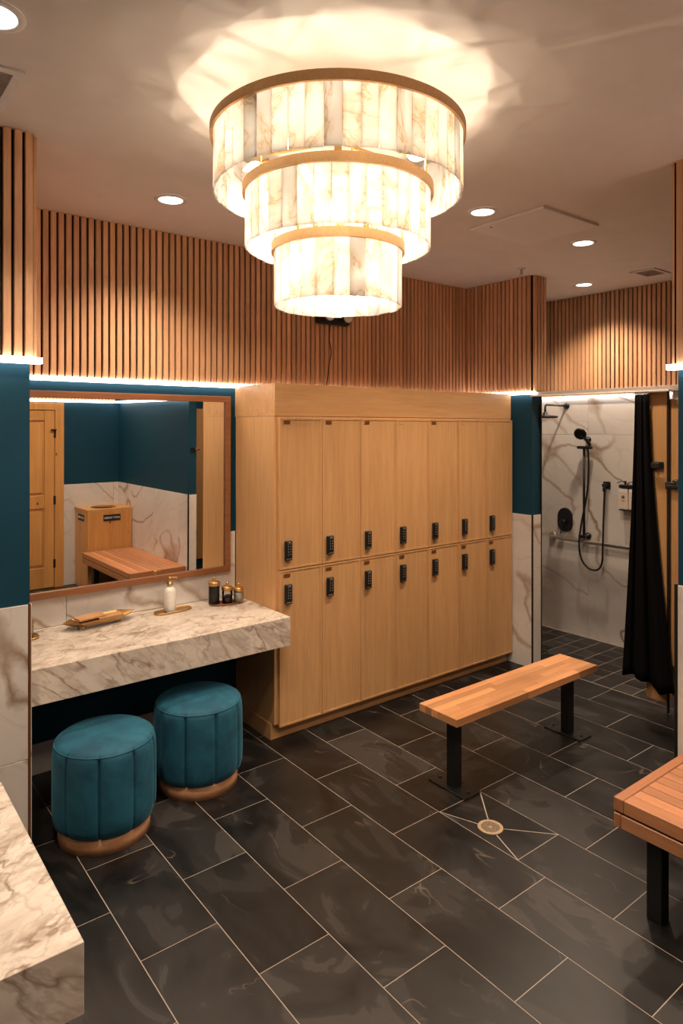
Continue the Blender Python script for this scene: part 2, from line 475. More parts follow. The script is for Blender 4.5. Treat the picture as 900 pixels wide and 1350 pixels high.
def tiles_y(par, x0, x1, y, z0, z1, sgn, tw=0.6, zc=(0.55,), x_off=0.0, t=0.010):
    """marble slabs on a wall plane y=const; the face looks along sgn*y"""
    zs = [z0] + [z for z in zc if z0 < z < z1] + [z1]
    xs = [x0]; x = x0 + (x_off or tw)
    while x < x1 - 0.02: xs.append(x); x += tw
    xs.append(x1)
    for a, b_ in zip(xs, xs[1:]):
        for c, d in zip(zs, zs[1:]):
            hx, hz = (b_ - a) / 2 - .0012, (d - c) / 2 - .0012
            m_ = MB().bbox(-hx, hx, min(0, sgn * t), max(0, sgn * t), -hz, hz, 0.0012)
            m_.build('marble_tile', M['tile'], par, ((a + b_) / 2, y, (c + d) / 2))
def tiles_x(par, y0, y1, x, z0, z1, sgn, tw=0.6, zc=(0.55,), y_off=0.0, t=0.010):
    zs = [z0] + [z for z in zc if z0 < z < z1] + [z1]
    ys = [y0]; y = y0 + (y_off or tw)
    while y < y1 - 0.02: ys.append(y); y += tw
    ys.append(y1)
    for a, b_ in zip(ys, ys[1:]):
        for c, d in zip(zs, zs[1:]):
            hy, hz = (b_ - a) / 2 - .0012, (d - c) / 2 - .0012
            m_ = MB().bbox(min(0, sgn * t), max(0, sgn * t), -hy, hy, -hz, hz, 0.0012)
            m_.build('marble_tile', M['tile'], par, (x, (a + b_) / 2, (c + d) / 2))
SP = 0.0411; SWD = 0.0285; ST = 0.020
slat_me = MB().bbox(-SWD / 2, SWD / 2, -ST, 0, LZ1 + 0.004, HC - 0.001, 0.0015).mesh('slat', M['slat'])
slat_mx = MB().bbox(-ST, 0, -SWD / 2, SWD / 2, LZ1 + 0.004, HC - 0.001, 0.0015).mesh('slat', M['slat'])
def slats_y(par, x0, x1, y, sgn=-1, back=0.010):
    B(x0, x1, min(y, y + sgn * back), max(y, y + sgn * back), LZ1, HC).build('slat_backing', M['backing'], par)
    n = int((x1 - x0) / SP + .3); off = ((x1 - x0) - n * SP) / 2
    for i in range(n):
        obj('slat', slat_me, par, (x0 + off + SP * (i + .5), y + sgn * back, 0), (0, 0, 0 if sgn < 0 else PI))
def slats_x(par, y0, y1, x, sgn=-1, back=0.010):
    B(min(x, x + sgn * back), max(x, x + sgn * back), y0, y1, LZ1, HC).build('slat_backing', M['backing'], par)
    n = int((y1 - y0) / SP + .3); off = ((y1 - y0) - n * SP) / 2
    for i in range(n):
        obj('slat', slat_mx, par, (x + sgn * back, y0 + off + SP * (i + .5), 0), (0, 0, 0 if sgn < 0 else PI))

# --- wall_front : the long wall behind vanity and lockers
wf = struct('wall_front', B(0.6, 4.6, YW, YW + 0.12, 0, HC), M['blue'], 'long wall with slats over deep blue paint behind the lockers')
slats_y(wf, 0.69, XR, YW)
tiles_y(wf, 0.69, 2.185, YW, 0.80, 1.225, -1, 0.6, (), 0.42)
tiles_y(wf, 0.69, 2.185, YW, 0.0, 0.17, -1, 0.6, (), 0.42)
# --- wall_left : pier beside the vanity, and the jut behind the near counter
wl = struct('wall_left', MB().box(-1.2, 0.69, 2.965, YW + 0.12, 0, HC), M['blue'], 'near wall pier with slats over deep blue paint and marble')
slats_y(wl, -0.15 - 0.01, 0.69 + 0.012, 2.965)
slats_x(wl, 2.965, YW - 0.03, 0.69, +1)
tiles_y(wl, -0.15, 0.683, 2.965, 0, 1.185, -1, 0.9, (0.552,), 0.0)
tiles_x(wl, 2.965, YW, 0.69, 0, 1.185, 1, 0.6, (0.552,), 0.0, 0.008)
B(0.6825, 0.6915, 2.953, 2.965, 0, 1.188).build('edge_trim', M['bronze'], wl)
wl2 = struct('wall_left_return', B(-1.2, -0.15, 1.49, 2.965, 0, HC), M['blue'])
wl3 = struct('wall_left_side', B(-1.3, -1.2, YB - .1, 1.49, 0, HC), M['blue'])
# --- wing wall right of the lockers
wr = struct('wall_right_wing', MB().box(XR, 4.575, 3.262, YW + .12, 0, LZ0).box(XR, 4.615, 3.262, YW + .12, LZ0, HC), M['blue'],
            'short wing wall between the lockers and the shower opening')
slats_x(wr, 3.262 - 0.012, YW - 0.03, XR, -1)
slats_y(wr, XR - 0.01, 4.615, 3.262, -1)
tiles_x(wr, 3.262, YW, XR, 0, 1.215, -1, 0.62, (), 0.0, 0.009)
tiles_y(wr, XR, 4.572, 3.262, 0, 1.215, -1, 0.6, (), 0.0, 0.009)
B(XR - .011, XR + .001, 3.2515, 3.2605, 0, 1.218).build('edge_trim', M['black'], wr)
B(4.566, 4.577, 3.250, 3.262, 0, 2.16).build('edge_trim', M['black'], wr)
# --- shower back wall and far slats
ws = struct('wall_shower', B(XS, XS + .12, YB - .1, Y1, 0, HC), M['blue'], 'far wall of the shower clad in veined marble under slats')
slats_x(ws, 1.35, YW, XS, -1)
tiles_x(ws, 2.20, YW, XS, 0, 2.181, -1, 1.2, (1.845,), 1.235, 0.010)
tiles_x(ws, -0.4, 2.18, XS, 0, LZ0, -1, 1.2, (1.845,), 0, 0.010)
wse = struct('wall_shower_end', B(4.575, XS, YW, YW + .12, 0, HC), M['tile'])
# --- pier on the right (thin wall end)
wp = struct('wall_right_pier', B(XP, 3.172, YB, 1.463, 0, HC), M['blue'], 'right hand pier, deep blue over marble')
slats_x(wp, 0.55, 1.463 + .012, XP, -1)
slats_y(wp, XP - .01, 3.172, 1.463, +1)
tiles_x(wp, 0.0, 1.463, XP, 0, 1.195, -1, 0.62, (), 0.0, 0.009)
tiles_x(wp, YB, 0.0, XP, 0, 1.195, -1, 0.62, (), 0.0, 0.009)
tiles_y(wp, XP, 3.172, 1.463, 0, 1.195, 1, 0.6, (), 0.0, 0.009)
B(XP - .012, XP + .001, 1.463, 1.475, 0, 1.197).build('edge_trim', M['black'], wp)
# --- back wall behind the camera
wb = struct('wall_back', B(-1.3, XS + .1, YB - .12, YB, 0, HC), M['blue'], 'back wall seen in the mirror, deep blue over marble')
tiles_y(wb, 2.418, XP, YB, 0, 1.195, 1, 0.6, (), 0.0, 0.009)
m_ = MB()
x = -1.15
while x < XP - .05:
    m_.box(x, x + SWD, YB, YB + .02, LZ1 + .004, HC - .001); x += SP
m_.build('slat_cladding', M['slat'], wb)['kind'] = 'stuff'

# --- LED ledges (one lit strip per wall run)
def ledge(name, label, x0, x1, y0, y1, z0=LZ0):
    o = B(x0, x1, y0, y1, z0, LZ1).build(name, M['led'])
    return tag(o, label, 'light strip', 'lit ledges under the slats')
ledge('light_strip', 'long glowing white light strip above the vanity mirror and lockers', 0.705, 4.44, YW - .038, YW - .001)
ledge('light_strip', 'short glowing light strip under the slats of the near left pier', -0.15, 0.728, 2.915, 2.964)
ledge('light_strip', 'glowing light strip on the short wall between lockers and shower', XR - .04, XR - .001, 3.225, YW - .05, 2.172)
ledge('light_strip', 'glowing light strip above the shower marble behind the headrail', XS - .04, XS - .001, 2.2, YW - .01, 2.183)
ledge('light_strip', 'glowing light strip on the right hand pier above the slatted bench', XP - .05, XP - .001, YB + .05, 1.495)
ledge('light_strip', 'glowing light strip seen at the top of the mirror reflection', -1.1, XP - .06, YB + .001, YB + .04)

# ================================================================== LOCKERS
LX0, LX1, LYF = 2.188, 4.437, 3.462
o = B(LX0, LX1 + .015, LYF, YW - .012, 0.10, 1.978, bev=.001).build('locker_carcass', M['locker'])
tag(o, 'tall blond wood locker cabinet body and end panel beside the vanity', 'cabinet')
p = thing('locker_fascia', 'blond wood fascia box across the top of the lockers', 'fascia', (LX0, LYF, 1.98))
B(0, LX1 - LX0 + .013, -.004, .016, 0, .2, bev=.001).build('front_board', M['locker_h'], p)
MB().box(0, .016, .017, YW - LYF - .050, 0, .2).box(0, .016, YW - LYF - .050, YW - LYF - .003, 0, .186).build('side_board', M['locker_h'], p)
B(.017, LX1 - LX0 - .012, .017, YW - LYF - .06, .183, .196).build('top_board', M['locker_h'], p)
p = thing('locker_plinth', 'recessed wooden plinth under the row of lockers', 'plinth', (LX0, LYF, 0))
B(-.007, LX1 - LX0 + .012, .033, .05, 0.001, .099).build('front_board', M['locker_h'], p)
B(-.007, .01, .0505, YW - LYF - .015, 0.001, .099).build('side_board', M['locker_h'], p)
NL = 7; LW = (LX1 + 0.012 - 2.212) / NL
def door_mesh(w_, h_):
    m_ = MB(); e = 0.011; t = 0.020; r = 0.004
    # slab with a thin proud rim
    m_.box(0, w_, -t + r, 0, 0, h_)
    for a in ((0, w_, 0, e), (0, w_, h_ - e, h_)):
        m_.box(a[0], a[1], -t, -t + r, a[2], a[3])
    for a in ((0, e), (w_ - e, w_)):
        m_.box(a[0], a[1], -t, -t + r, e, h_ - e)
    return m_.mesh('door', M['locker'])
def lock_mesh():
    m_ = MB()
    m_.bbox(0, .048, -.020, 0, 0, .118, .003, 0)
    m_.bbox(.003, .045, -.024, -.0205, .020, .114, .0015, 0)
    m_.bbox(.002, .046, -.024, -.001, 0.001, .011, .002, 1)
    for r_ in range(5):
        for c_ in range(2):
            x = .013 + c_ * .017; z = .034 + r_ * .0165
            m_.box(x + .001, x + .0045, -.0246, -.0236, z, z + .0038, 2)
    m_.box(.018, .030, -.0246, -.0236, .1085, .111, 2)
    return m_.mesh('keypad_lock', [M['black'], M['gun'], M['key']])
DU = door_mesh(LW - .004, 1.968 - 1.043); DLm = door_mesh(LW - .004, 1.037 - .086)
LK = lock_mesh(); PL = B(0, .046, -.0035, 0, 0, .022, bev=.001).mesh('number_plate', M['bronze'])
PLp = B(0, .040, -.0030, 0, 0, .020, bev=.001).mesh('number_plate', M['locker_h'])
ords = ['first', 'second', 'third', 'fourth', 'fifth', 'sixth', 'seventh']
for i in range(NL):
    x = 2.212 + i * LW
    if i == 0: lb = 'pair of maple locker doors nearest the vanity, one above the other'
    elif i == NL - 1: lb = 'pair of maple locker doors at the far end beside the shower wall'
    else: lb = f'pair of maple locker doors, {ords[i]} column counting from the vanity'
    t = thing('locker', lb, 'locker', (x, LYF, 0), 0, 'lockers in the row of seven')
    for up in (1, 0):
        d = obj('door', DU if up else DLm, t, (.002, -.001, 1.043 if up else .086))
        hz = (1.098 - 1.043) if up else (.832 - .086)
        obj('keypad_lock', LK, d, (.034, -.0165, hz))
        pm = PLp if (up and i in (3, 5, 6)) else PL
        obj('number_plate', pm, d, (.030, -.0165, (1.930 - 1.043) if up else (.993 - .086)))

# ================================================================== VANITY, MIRROR
v = thing('vanity_counter', 'floating marble vanity counter under the mirror with a deep marble apron', 'counter', (0.69, 3.286, 0))
MB().bbox(0.009, 1.497, 0, .174, .632, .80, .0015).box(0.009, 1.4965, .1745, YW - 3.286 - .011, .632, .80).build('slab', M['counter'], v)
v = thing('sink_counter', 'near marble counter corner at the bottom left of the picture', 'counter', (-.15, 1.484, 0))
MB().bbox(0.001, .605, 0, 1.468, .643, .80, .0015).build('slab', M['counter'], v)
# mirror, leaning a hair
MX0, MX1, MZ0, MZ1 = 0.72, 2.136, .968, 2.112
mc = ((MX0 + MX1) / 2)
t = thing('wall_mirror', 'large wall mirror in a slim walnut frame above the vanity', 'mirror', (mc, 3.921, 0), 0, None, (0.0046, 0, math.radians(0.8)))
hw = (MX1 - MX0) / 2; fw = .038
for nm, a in (('frame_rail', (-hw, hw, MZ1 - fw, MZ1)), ('frame_rail', (-hw, hw, MZ0, MZ0 + fw)),
              ('frame_stile', (-hw, -hw + fw, MZ0 + fw, MZ1 - fw)), ('frame_stile', (hw - fw, hw, MZ0 + fw, MZ1 - fw))):
    MB().bbox(a[0], a[1], -.012, .014, a[2], a[3], .0015).build(nm, M['frame'], t)
B(-hw + fw - .004, hw - fw + .004, .002, .008, MZ0 + fw - .004, MZ1 - fw + .004).build('mirror_glass', M['mirror'], t)

# ---- vanity accessories
def oct_pts(hx, hy, c): return [(-hx + c, -hy), (hx - c, -hy), (hx, 0), (hx - c, hy), (-hx + c, hy), (-hx, 0)]
t = thing('brass_tray', 'long faceted brass tray on ball feet holding kraft paper packets', 'tray', (1.255, 3.815, .80), math.radians(7))
m_ = MB(); n = 6
rings = [(oct_pts(.15, .045, .06), .018), (oct_pts(.215, .068, .075), .046), (oct_pts(.211, .064, .074), .046), (oct_pts(.148, .043, .06), .020)]
for pts, z in rings: m_.v += [(x, y, z) for x, y in pts]
for j in range(3):
    for i in range(n): k = (i + 1) % n; m_.face([j * n + i, j * n + k, (j + 1) * n + k, (j + 1) * n + i])
m_.face(list(range(n))[::-1]); m_.face([3 * n + i for i in range(n)])
m_.build('dish', M['brass'], t)
foot = MB().lathe((0, 0, 0), [(.002, 0), (.008, .004), (.009, .009), (.007, .015), (.003, .0178)], 12).mesh('foot', M['brass'])
for a in ((-.11, -.03), (.11, -.03), (-.11, .03), (.11, .03)): obj('foot', foot, t, (a[0], a[1], 0))
for i, (a, b_, r_, z, lb) in enumerate(((-.035, .0, .05, .022, 'kraft paper packet at the bottom of the stack in the brass tray'), (.055, .004, -.04, .035, 'kraft paper packet in the middle of the stack, nearer the tray end with the glint'), (-.055, .0, .10, .048, 'kraft paper packet on top of the stack in the brass tray'))):
    hx = .072 if i < 2 else .080; hy = .031 if i < 2 else .036
    q = MB().bbox(-hx, hx, -hy, hy, 0, .0125, .002).build('kraft_packet', M['kraft'], None, (0, 0, 0))
    q.location = (1.255 + a, 3.815 + b_, .80 + z); q.rotation_euler = (0.05, 0, math.radians(7) + r_)
    tag(q, lb, 'packet', 'packets in the brass tray')

def oval_tray(name, label, x, y, hx, hy, rz):
    m_ = MB(); k = 28; prof = ((.90, 0), (1.0, .004), (1.02, .012), (.98, .012), (.95, .006))
    for s_, z in prof:
        for i in range(k):
            a = 2 * PI * i / k; ca, sa = math.cos(a), math.sin(a)
            px_ = math.copysign(abs(ca) ** .7, ca) * hx * s_; py_ = math.copysign(abs(sa) ** .7, sa) * hy * s_
            m_.v.append((px_, py_, z))
    for j in range(len(prof) - 1):
        for i in range(k): q = (i + 1) % k; m_.face([j * k + i, j * k + q, (j + 1) * k + q, (j + 1) * k + i], 0, True)
    m_.face(list(range(k))[::-1]); m_.face([(len(prof) - 1) * k + i for i in range(k)])
    o = m_.build(name, M['brass'] if 'jar' not in label else M['bronze'], None, (x, y, .80), (0, 0, rz))
    return tag(o, label, 'tray')
oval_tray('oval_tray', 'oval brass tray under the white pump bottle', 1.692, 3.815, .118, .045, math.radians(4))
oval_tray('oval_tray', 'copper tray carrying three lidded jars beside the lockers', 2.03, 3.775, .105, .048, math.radians(-14))
oval_tray('oval_tray', 'round brass tray half hidden at the left end of the vanity', 0.872, 3.80, .055, .055, 0)
t = thing('soap_bottle', 'white pump bottle with a brass pump on the vanity', 'bottle', (1.672, 3.815, .8065))
MB().lathe((0, 0, 0), [(.034, 0), (.036, .004), (.036, .118), (.033, .132), (.022, .142), (.014, .146), (.012, .150)], 28).build('bottle_body', M['whiteb'], t)
MB().lathe((0, 0, .1505), [(.015, 0), (.015, .020), (.007, .022), (.006, .040), (.012, .041), (.012, .052), (.004, .056)], 20).build('pump_collar', M['brass'], t)
MB().tube([(0, 0, .1985), (.022, -.006, .200), (.040, -.011, .198), (.045, -.012, .190)], .004, 8).build('nozzle', M['brass'], t)
def jar(name, label, x, y, r, h, fill, fh, fr=.94, z=.8065):
    t = thing(name, label, 'jar', (x, y, z))
    g = MB().lathe((0, 0, 0), [(r * .96, 0), (r, .003), (r, h - .01), (r * .9, h)], 24)
    g.build('glass_body', M['glass'], t)
    f = MB()
    if fill == 'cotton':
        f.lathe((0, 0, .003), [(r * fr, 0), (r * fr, fh * .35), (r * fr * .8, fh * .55), (r * fr, fh * .85), (r * fr * .8, fh)], 20)
    elif fh < h * .8:
        f.lathe((0, 0, .003), [(r * fr, 0), (r * fr, fh * .55), (r * fr * .8, fh * .7)], 20)
        for k in range(4):
            a = k * 1.7; rr = r * .42
            cx, cy = math.cos(a) * r * .4, math.sin(a) * r * .4
            f.tube([(cx + rr * math.cos(q) * .9, cy + rr * .5 * math.sin(q), fh * .72 + rr * .6 * math.sin(q + k)) for q in [2 * PI * i / 12 for i in range(13)]], .003, 6)
    else:
        f.lathe((0, 0, .003), [(r * fr, 0), (r * fr, fh)], 20)
    f.build('contents', M['cotton' if fill == 'cotton' else 'ties'], t)
    MB().lathe((0, 0, h + .0005), [(r * 1.08, 0), (r * 1.08, .020), (r * .85, .026), (r * .3, .030), (.006, .031), (.007, .036), (.010, .042), (.007, .050), (.002, .052)], 24).build('lid', M['brass'], t)
jar('glass_jar', 'tallest of three gold lidded jars, packed with black hair ties', 1.958, 3.80, .034, .115, 'ties', .108)
jar('glass_jar', 'middle gold lidded jar half full of black hair ties', 2.035, 3.772, .033, .080, 'ties', .055)
jar('glass_jar', 'shortest gold lidded jar filled with white cotton swabs', 2.103, 3.750, .031, .068, 'cotton', .062)
jar('glass_jar', 'gold lidded jar cut off by the pier at the left end of the vanity', 0.872, 3.80, .030, .060, 'cotton', .05)

# ================================================================== STOOLS
def stool(label, x, y, seam_deg):
    t = thing('ottoman_stool', label, 'stool', (x, y, 0), 0, 'velvet stools under the vanity')
    R, nf, n = .236, 9, 288
    m_ = MB()
    # profile (z, radius scale, flute strength)
    prof = [(.070, .80, .3), (.074, .90, .7), (.086, .955, 1), (.115, .99, 1), (.16, 1.0, 1), (.25, 1.0, 1), (.34, .998, 1), (.395, .990, 1), (.422, .978, .95),
            (.437, .960, .45), (.450, .925, .10), (.459, .875, 0), (.465, .80, 0), (.471, .62, 0), (.474, .38, 0), (.475, .12, 0)]
    for z, s_, fs in prof:
        for i in range(n):
            a = 2 * PI * i / n
            ph = ((a - math.radians(seam_deg)) * nf / (2 * PI)) % 1.0
            d = min(ph, 1 - ph)
            groove = math.exp(-(d / .022) ** 2) * .020 + (1 - math.sqrt(max(0, 1 - (1 - 2 * d) ** 4))) * .012
            r = R * s_ - groove * fs
            m_.v.append((r * math.cos(a), r * math.sin(a), z))
    k = len(prof)
    for j in range(k - 1):
        for i in range(n): q = (i + 1) % n; m_.face([j * n + i, j * n + q, (j + 1) * n + q, (j + 1) * n + i], 0, True)
    m_.face(list(range(n))[::-1]); m_.face([(k - 1) * n + i for i in range(n)], 0, True)
    m_.build('upholstery', M['velvet'], t)
    pts = []
    m_ = MB()
    for z, r in ((.0, .206), (.0005, .208), (.068, .208), (.0695, .205)):
        for i in range(64): a = 2 * PI * i / 64; m_.v.append((r * math.cos(a), r * math.sin(a), z))
    for j in range(3):
        for i in range(64): q = (i + 1) % 64; m_.face([j * 64 + i, j * 64 + q, (j + 1) * 64 + q, (j + 1) * 64 + i], 0, True)
    m_.face(list(range(64))[::-1]); m_.face([192 + i for i in range(64)])
    m_.build('plinth', M['ply'], t)
    # piping where the round top panel meets the fluted side
    MB().tube([(.2235 * math.cos(a), .2235 * math.sin(a), .4435) for a in [2 * PI * i / 72 for i in range(73)]], .0028, 6, cap=False).build('piping', M['velvet'], t)
stool('teal velvet fluted stool nearer the left wall pier', 1.078, 3.205, 245)
stool('teal velvet fluted stool nearer the lockers', 1.625, 3.335, 227)

# ================================================================== CENTRE BENCH
BX0, BX1, BY0, BY1, BZ = 2.556, 3.842, 2.322, 2.590, .425
t = thing('locker_bench', 'narrow butcher block bench on two black posts in front of the lockers', 'bench', (0, 0, 0))
ns = 6; sw = (BY1 - BY0) / ns
for r_ in range(ns):
    x = BX0; first = True
    while x < BX1 - .01:
        ln = random.uniform(.28, .62) if not first else random.uniform(.12, .55)
        e = min(BX1, x + ln)
        if BX1 - e < .1: e = BX1
        m_ = B(-(e - x) / 2, (e - x) / 2, -sw / 2, sw / 2, -.038, 0)
        m_.build('stave', M['bench'], t, ((x + e) / 2, BY0 + sw * (r_ + .5), BZ))
        x = e; first = False
for px_ in (2.672, 3.708):
    q = MB().bbox(-.029, .029, -.029, .029, .009, BZ - .039, .003).build('post', M['black'], t, (px_, 2.447, 0))
    MB().bbox(-.062, .062, -.13, .13, .0005, .009, .002).build('foot_plate', M['black'], q)
    MB().bbox(-.06, .06, -.10, .10, BZ - .046, BZ - .0385, .002).build('top_plate', M['black'], q)
    for sy_ in (-.1, .1):
        MB().lathe((0, sy_, .0095), [(.009, 0), (.009, .005), (.005, .007)], 6).build('bolt', M['black'], q)

# ================================================================== RIGHT SLATTED BENCH
RX0, RX1, RY0, RY1, RZ = 2.478, 3.072, .06, 1.428, .455
t = thing('slatted_bench', 'cedar slatted bench on black posts along the right hand pier', 'bench', (0, 0, 0))
MB().bbox(RX0, RX1, RY1 - .042, RY1, RZ - .054, RZ, .003).build('end_board', M['bench_xd'], t)
MB().bbox(RX0, RX1, RY0, RY0 + .042, RZ - .054, RZ, .003).build('end_board', M['bench_xd'], t)
MB().bbox(RX0, RX0 + .066, RY0 + .043, RY1 - .0425, RZ - .054, RZ - .0002, .003).build('side_rail', M['bench_y'], t)
nsl = 9; wd = (RX1 - RX0 - .066) / nsl
for i in range(nsl):
    x = RX0 + .066 + wd * i
    MB().bbox(-wd / 2 + .0028, wd / 2 - .0028, -.64, .64, -.024, 0, .002).build('slat', M['bench_y'], t, (x + wd / 2, (RY0 + RY1) / 2, RZ - .001))
MB().bbox(RX0 + .004, RX1, RY0 + .004, RY1 - .004, RZ - .061, RZ - .0545, .001).build('shadow_gap', M['backing'], t)
for a in ((RX0, RX1, RY1 - .03, RY1), (RX0, RX1, RY0, RY0 + .03)):
    MB().bbox(*a, RZ - .116, RZ - .0615, .003).build('apron_board', M['bench_xd'], t)
for a in ((RX0, RX0 + .03), (RX1 - .03, RX1)):
    MB().bbox(a[0], a[1], RY0 + .031, RY1 - .0305, RZ - .116, RZ - .0615, .003).build('apron_board', M['bench_y'], t)
for x in (2.575, 2.98):
    for y in (1.30, .22):
        MB().bbox(-.030, .030, -.030, .030, .0005, RZ - .0615, .003).build('post', M['black'], t, (x, y, 0))
MB().bbox(2.70, 2.80, 1.02, 1.14, RZ - .150, RZ - .117, .003).build('mounting_block', M['white'], t)

# ---- towel box (seen in the mirror)
def txt(s, size, parent, loc, rot, mat, name='lettering'):
    c = bpy.data.curves.new(name, 'FONT'); c.body = s; c.size = size; c.align_x = 'CENTER'; c.align_y = 'CENTER'
    c.extrude = .0006; c.materials.append(mat); c.offset = size * .012
    tmp = bpy.data.objects.new(name, c); COL.objects.link(tmp)
    bpy.context.view_layer.update()
    me = bpy.data.meshes.new_from_object(tmp.evaluated_get(bpy.context.evaluated_depsgraph_get()))
    me.name = name
    bpy.data.objects.remove(tmp); bpy.data.curves.remove(c)
    o = bpy.data.objects.new(name, me); COL.objects.link(o); o.parent = parent; o.location = loc; o.rotation_euler = rot
    return o
QX0, QX1, QY0, QY1, QZ = 2.55, 3.068, YB + .012, .035, .925
t = thing('robe_bin', 'square wooden robe bin with round opening in its lid, reflected in the mirror', 'bin', (QX0, QY0, 0))
W_, D_ = QX1 - QX0, QY1 - QY0
B(0, .018, 0, D_, .002, QZ - .022).build('side_panel', M['pine'], t); B(W_ - .018, W_, 0, D_, .002, QZ - .022).build('side_panel', M['pine'], t)
B(.0185, W_ - .0185, D_ - .018, D_, .002, QZ - .022).build('front_panel', M['pine'], t); B(.0185, W_ - .0185, 0, .018, .002, QZ - .022).build('back_panel', M['pine'], t)
bm = bmesh.new(); k = 40
outer = []; inner = []
for i in range(k):
    a = 2 * PI * i / k; ca, sa = math.cos(a), math.sin(a); s_ = 1 / max(abs(ca), abs(sa))
    outer.append((W_ / 2 + ca * s_ * (W_ / 2 + .006), D_ / 2 + sa * s_ * (D_ / 2))); inner.append((W_ / 2 + ca * .15, D_ / 2 + sa * .15))
m_ = MB()
for z in (QZ - .0215, QZ):
    m_.v += [(x, y, z) for x, y in outer] + [(x, y, z) for x, y in inner]
for i in range(k):
    j = (i + 1) % k
    m_.face([i, k + i, k + j, j]); m_.face([2 * k + i, 2 * k + j, 3 * k + j, 3 * k + i])
    m_.face([i, j, 2 * k + j, 2 * k + i]); m_.face([k + i, 3 * k + i, 3 * k + j, k + j])
bm.free()
m_.build('lid', M['pine'], t)
B(.02, W_ - .02, .02, D_ - .02, .25, .255).build('inner_floor', M['dark'], t)
s1 = B(-.10, .10, -.002, .002, -.037, .037).build('sign', M['black'], t, (W_ / 2 + .02, D_ + .0022, QZ - .105))
txt('DIRTY ROBES', .030, s1, (0, .0024, 0), (PI / 2, 0, PI), M['key'])
s2 = B(-.002, .002, -.10, .10, -.037, .037).build('sign', M['black'], t, (-.0022, D_ * .5, QZ - .105))
txt('DIRTY ROBES', .030, s2, (-.0024, 0, 0), (PI / 2, 0, -PI / 2), M['key'])

# ---- pine door in the back wall (seen in the mirror)
dr = thing('door_1', None, None, (0, 0, 0)); dr['kind'] = 'structure'; dr['label'] = 'knotty pine panelled door with black hinges, reflected in the mirror'
DXA, DXB, DZ = 1.48, 2.31, 2.07
B(DXB + .004, DXB + .105, YB + .001, YB + .03, 0, 2.16).build('door_frame', M['pine'], dr)
B(DXA - .105, DXA - .004, YB + .001, YB + .03, 0, 2.16).build('door_frame', M['pine'], dr)
B(DXA - .003, DXB + .003, YB + .001, YB + .03, DZ + .004, 2.16).build('door_frame', M['pine'], dr)
m_ = MB(); y0_, y1_ = YB + .001, YB + .022
B(DXA, DXB, y0_, y0_ + .008, 0.004, DZ).build('door_slab', M['pine'], dr)
for a in ((DXA, DXA + .11, .004, DZ), (DXB - .11, DXB, .004, DZ)): MB().bbox(a[0], a[1], y0_ + .008, y1_, a[2], a[3], .003).build('stile', M['pine'], dr)
for a in ((DZ - .12, DZ), (.93, 1.08), (.004, .24)): MB().bbox(DXA + .111, DXB - .111, y0_ + .008, y1_, a[0], a[1], .003).build('rail', M['pine'], dr)
for a in ((1.09, DZ - .13), (.25, .92)): MB().bbox(DXA + .135, DXB - .135, y0_ + .008, y1_ - .003, a[0] + .02, a[1] - .02, .004).build('raised_panel', M['pine'], dr)
for z in (1.80, 1.02, .28): B(DXB - .01, DXB + .014, y1_, y1_ + .010, z - .05, z + .05).build('hinge', M['black'], dr)
B(DXB - .045, DXB + .02, y1_ + .010, y1_ + .022, 1.835, 1.85).build('door_stop', M['black'], dr)
MB().cyl((DXA + .055, y1_, .98), .027, .05, 16, axis='Y').build('door_handle', M['black'], dr)

# ================================================================== SHOWER AND STALLS
hr = thing('headrail', 'anodised headrail spanning the shower opening and the stalls', 'rail', (4.453, 0, 0))
MB().bbox(0, .045, YB + .02, 3.249, 2.152, 2.190, .002).build('rail_channel', M['alu'], hr)
MB().bbox(-.030, -.0005, 2.16, 3.249, 2.152, 2.162, .001).build('curtain_track', M['white'], hr)
def panel(name, label, cat, x0, x1, y0, y1, z0, z1, mat='stall'):
    t = thing(name, label, cat, ((x0 + x1) / 2, (y0 + y1) / 2, 0))
    hx, hy = (x1 - x0) / 2, (y1 - y0) / 2
    MB().bbox(-hx, hx, -hy, hy, z0, z1, .002).build('board', M[mat], t)
    return t
t = panel('stall_pilaster', 'wooden stall pilaster beside the black shower curtain', 'partition', 4.475, 4.493, 2.198, 2.338, .066, 2.150)
B(-.009, .009, -.081, -.0705, 0.001, 2.150).build('edge_post', M['black'], t)
t2 = panel('stall_divider', 'wooden divider between the shower and the next stall', 'partition', 4.497, XS - .012, 2.186, 2.206, .10, 2.10)
t = panel('stall_door', 'wooden stall door right of the black edge post by the pier', 'stall door', 4.485, 4.505, 1.33, 2.174, .32, 2.095)
B(-.012, .008, .375, .412, 2.096, 2.151).build('top_bracket', M['white'], t)
q = MB().bbox(-.032, -.010, .385, .452, 1.500, 1.545, .002).build('latch', M['black'], t)
MB().bbox(-.040, -.030, .20, .44, 1.510, 1.528, .002).build('latch_bar', M['black'], q)
MB().bbox(-.028, -.010, .335, .375, 1.52, 1.56, .002).build('strike', M['black'], t)
panel('stall_pilaster', 'wooden stall pilaster hidden behind the right hand pier', 'partition', 4.475, 4.493, .10, 1.322, .066, 2.150)
hk = thing('robe_hook', 'black robe hook on the wooden pilaster next to the curtain', 'hook', (4.475, 2.252, 1.655))
MB().bbox(-.010, -.0005, -.034, .034, -.024, .024, .002).build('plate', M['black'], hk)
MB().tube([(-.010, 0.01, .0), (-.034, .014, .0), (-.036, .05, .0)], .006, 8).build('peg', M['black'], hk)
MB().bbox(-.052, -.036, -.028, .03, -.02, .02, .003).build('cap', M['black'], hk)
hk = thing('robe_hook', 'black robe hook on the far side of the right hand pier, seen in the mirror', 'hook', (3.135, 1.463, 1.66))
MB().bbox(-.032, .032, .0005, .010, -.022, .022, .002).build('plate', M['black'], hk)
MB().tube([(0, .010, 0), (0, .045, 0), (.05, .048, 0)], .006, 8).build('peg', M['black'], hk)
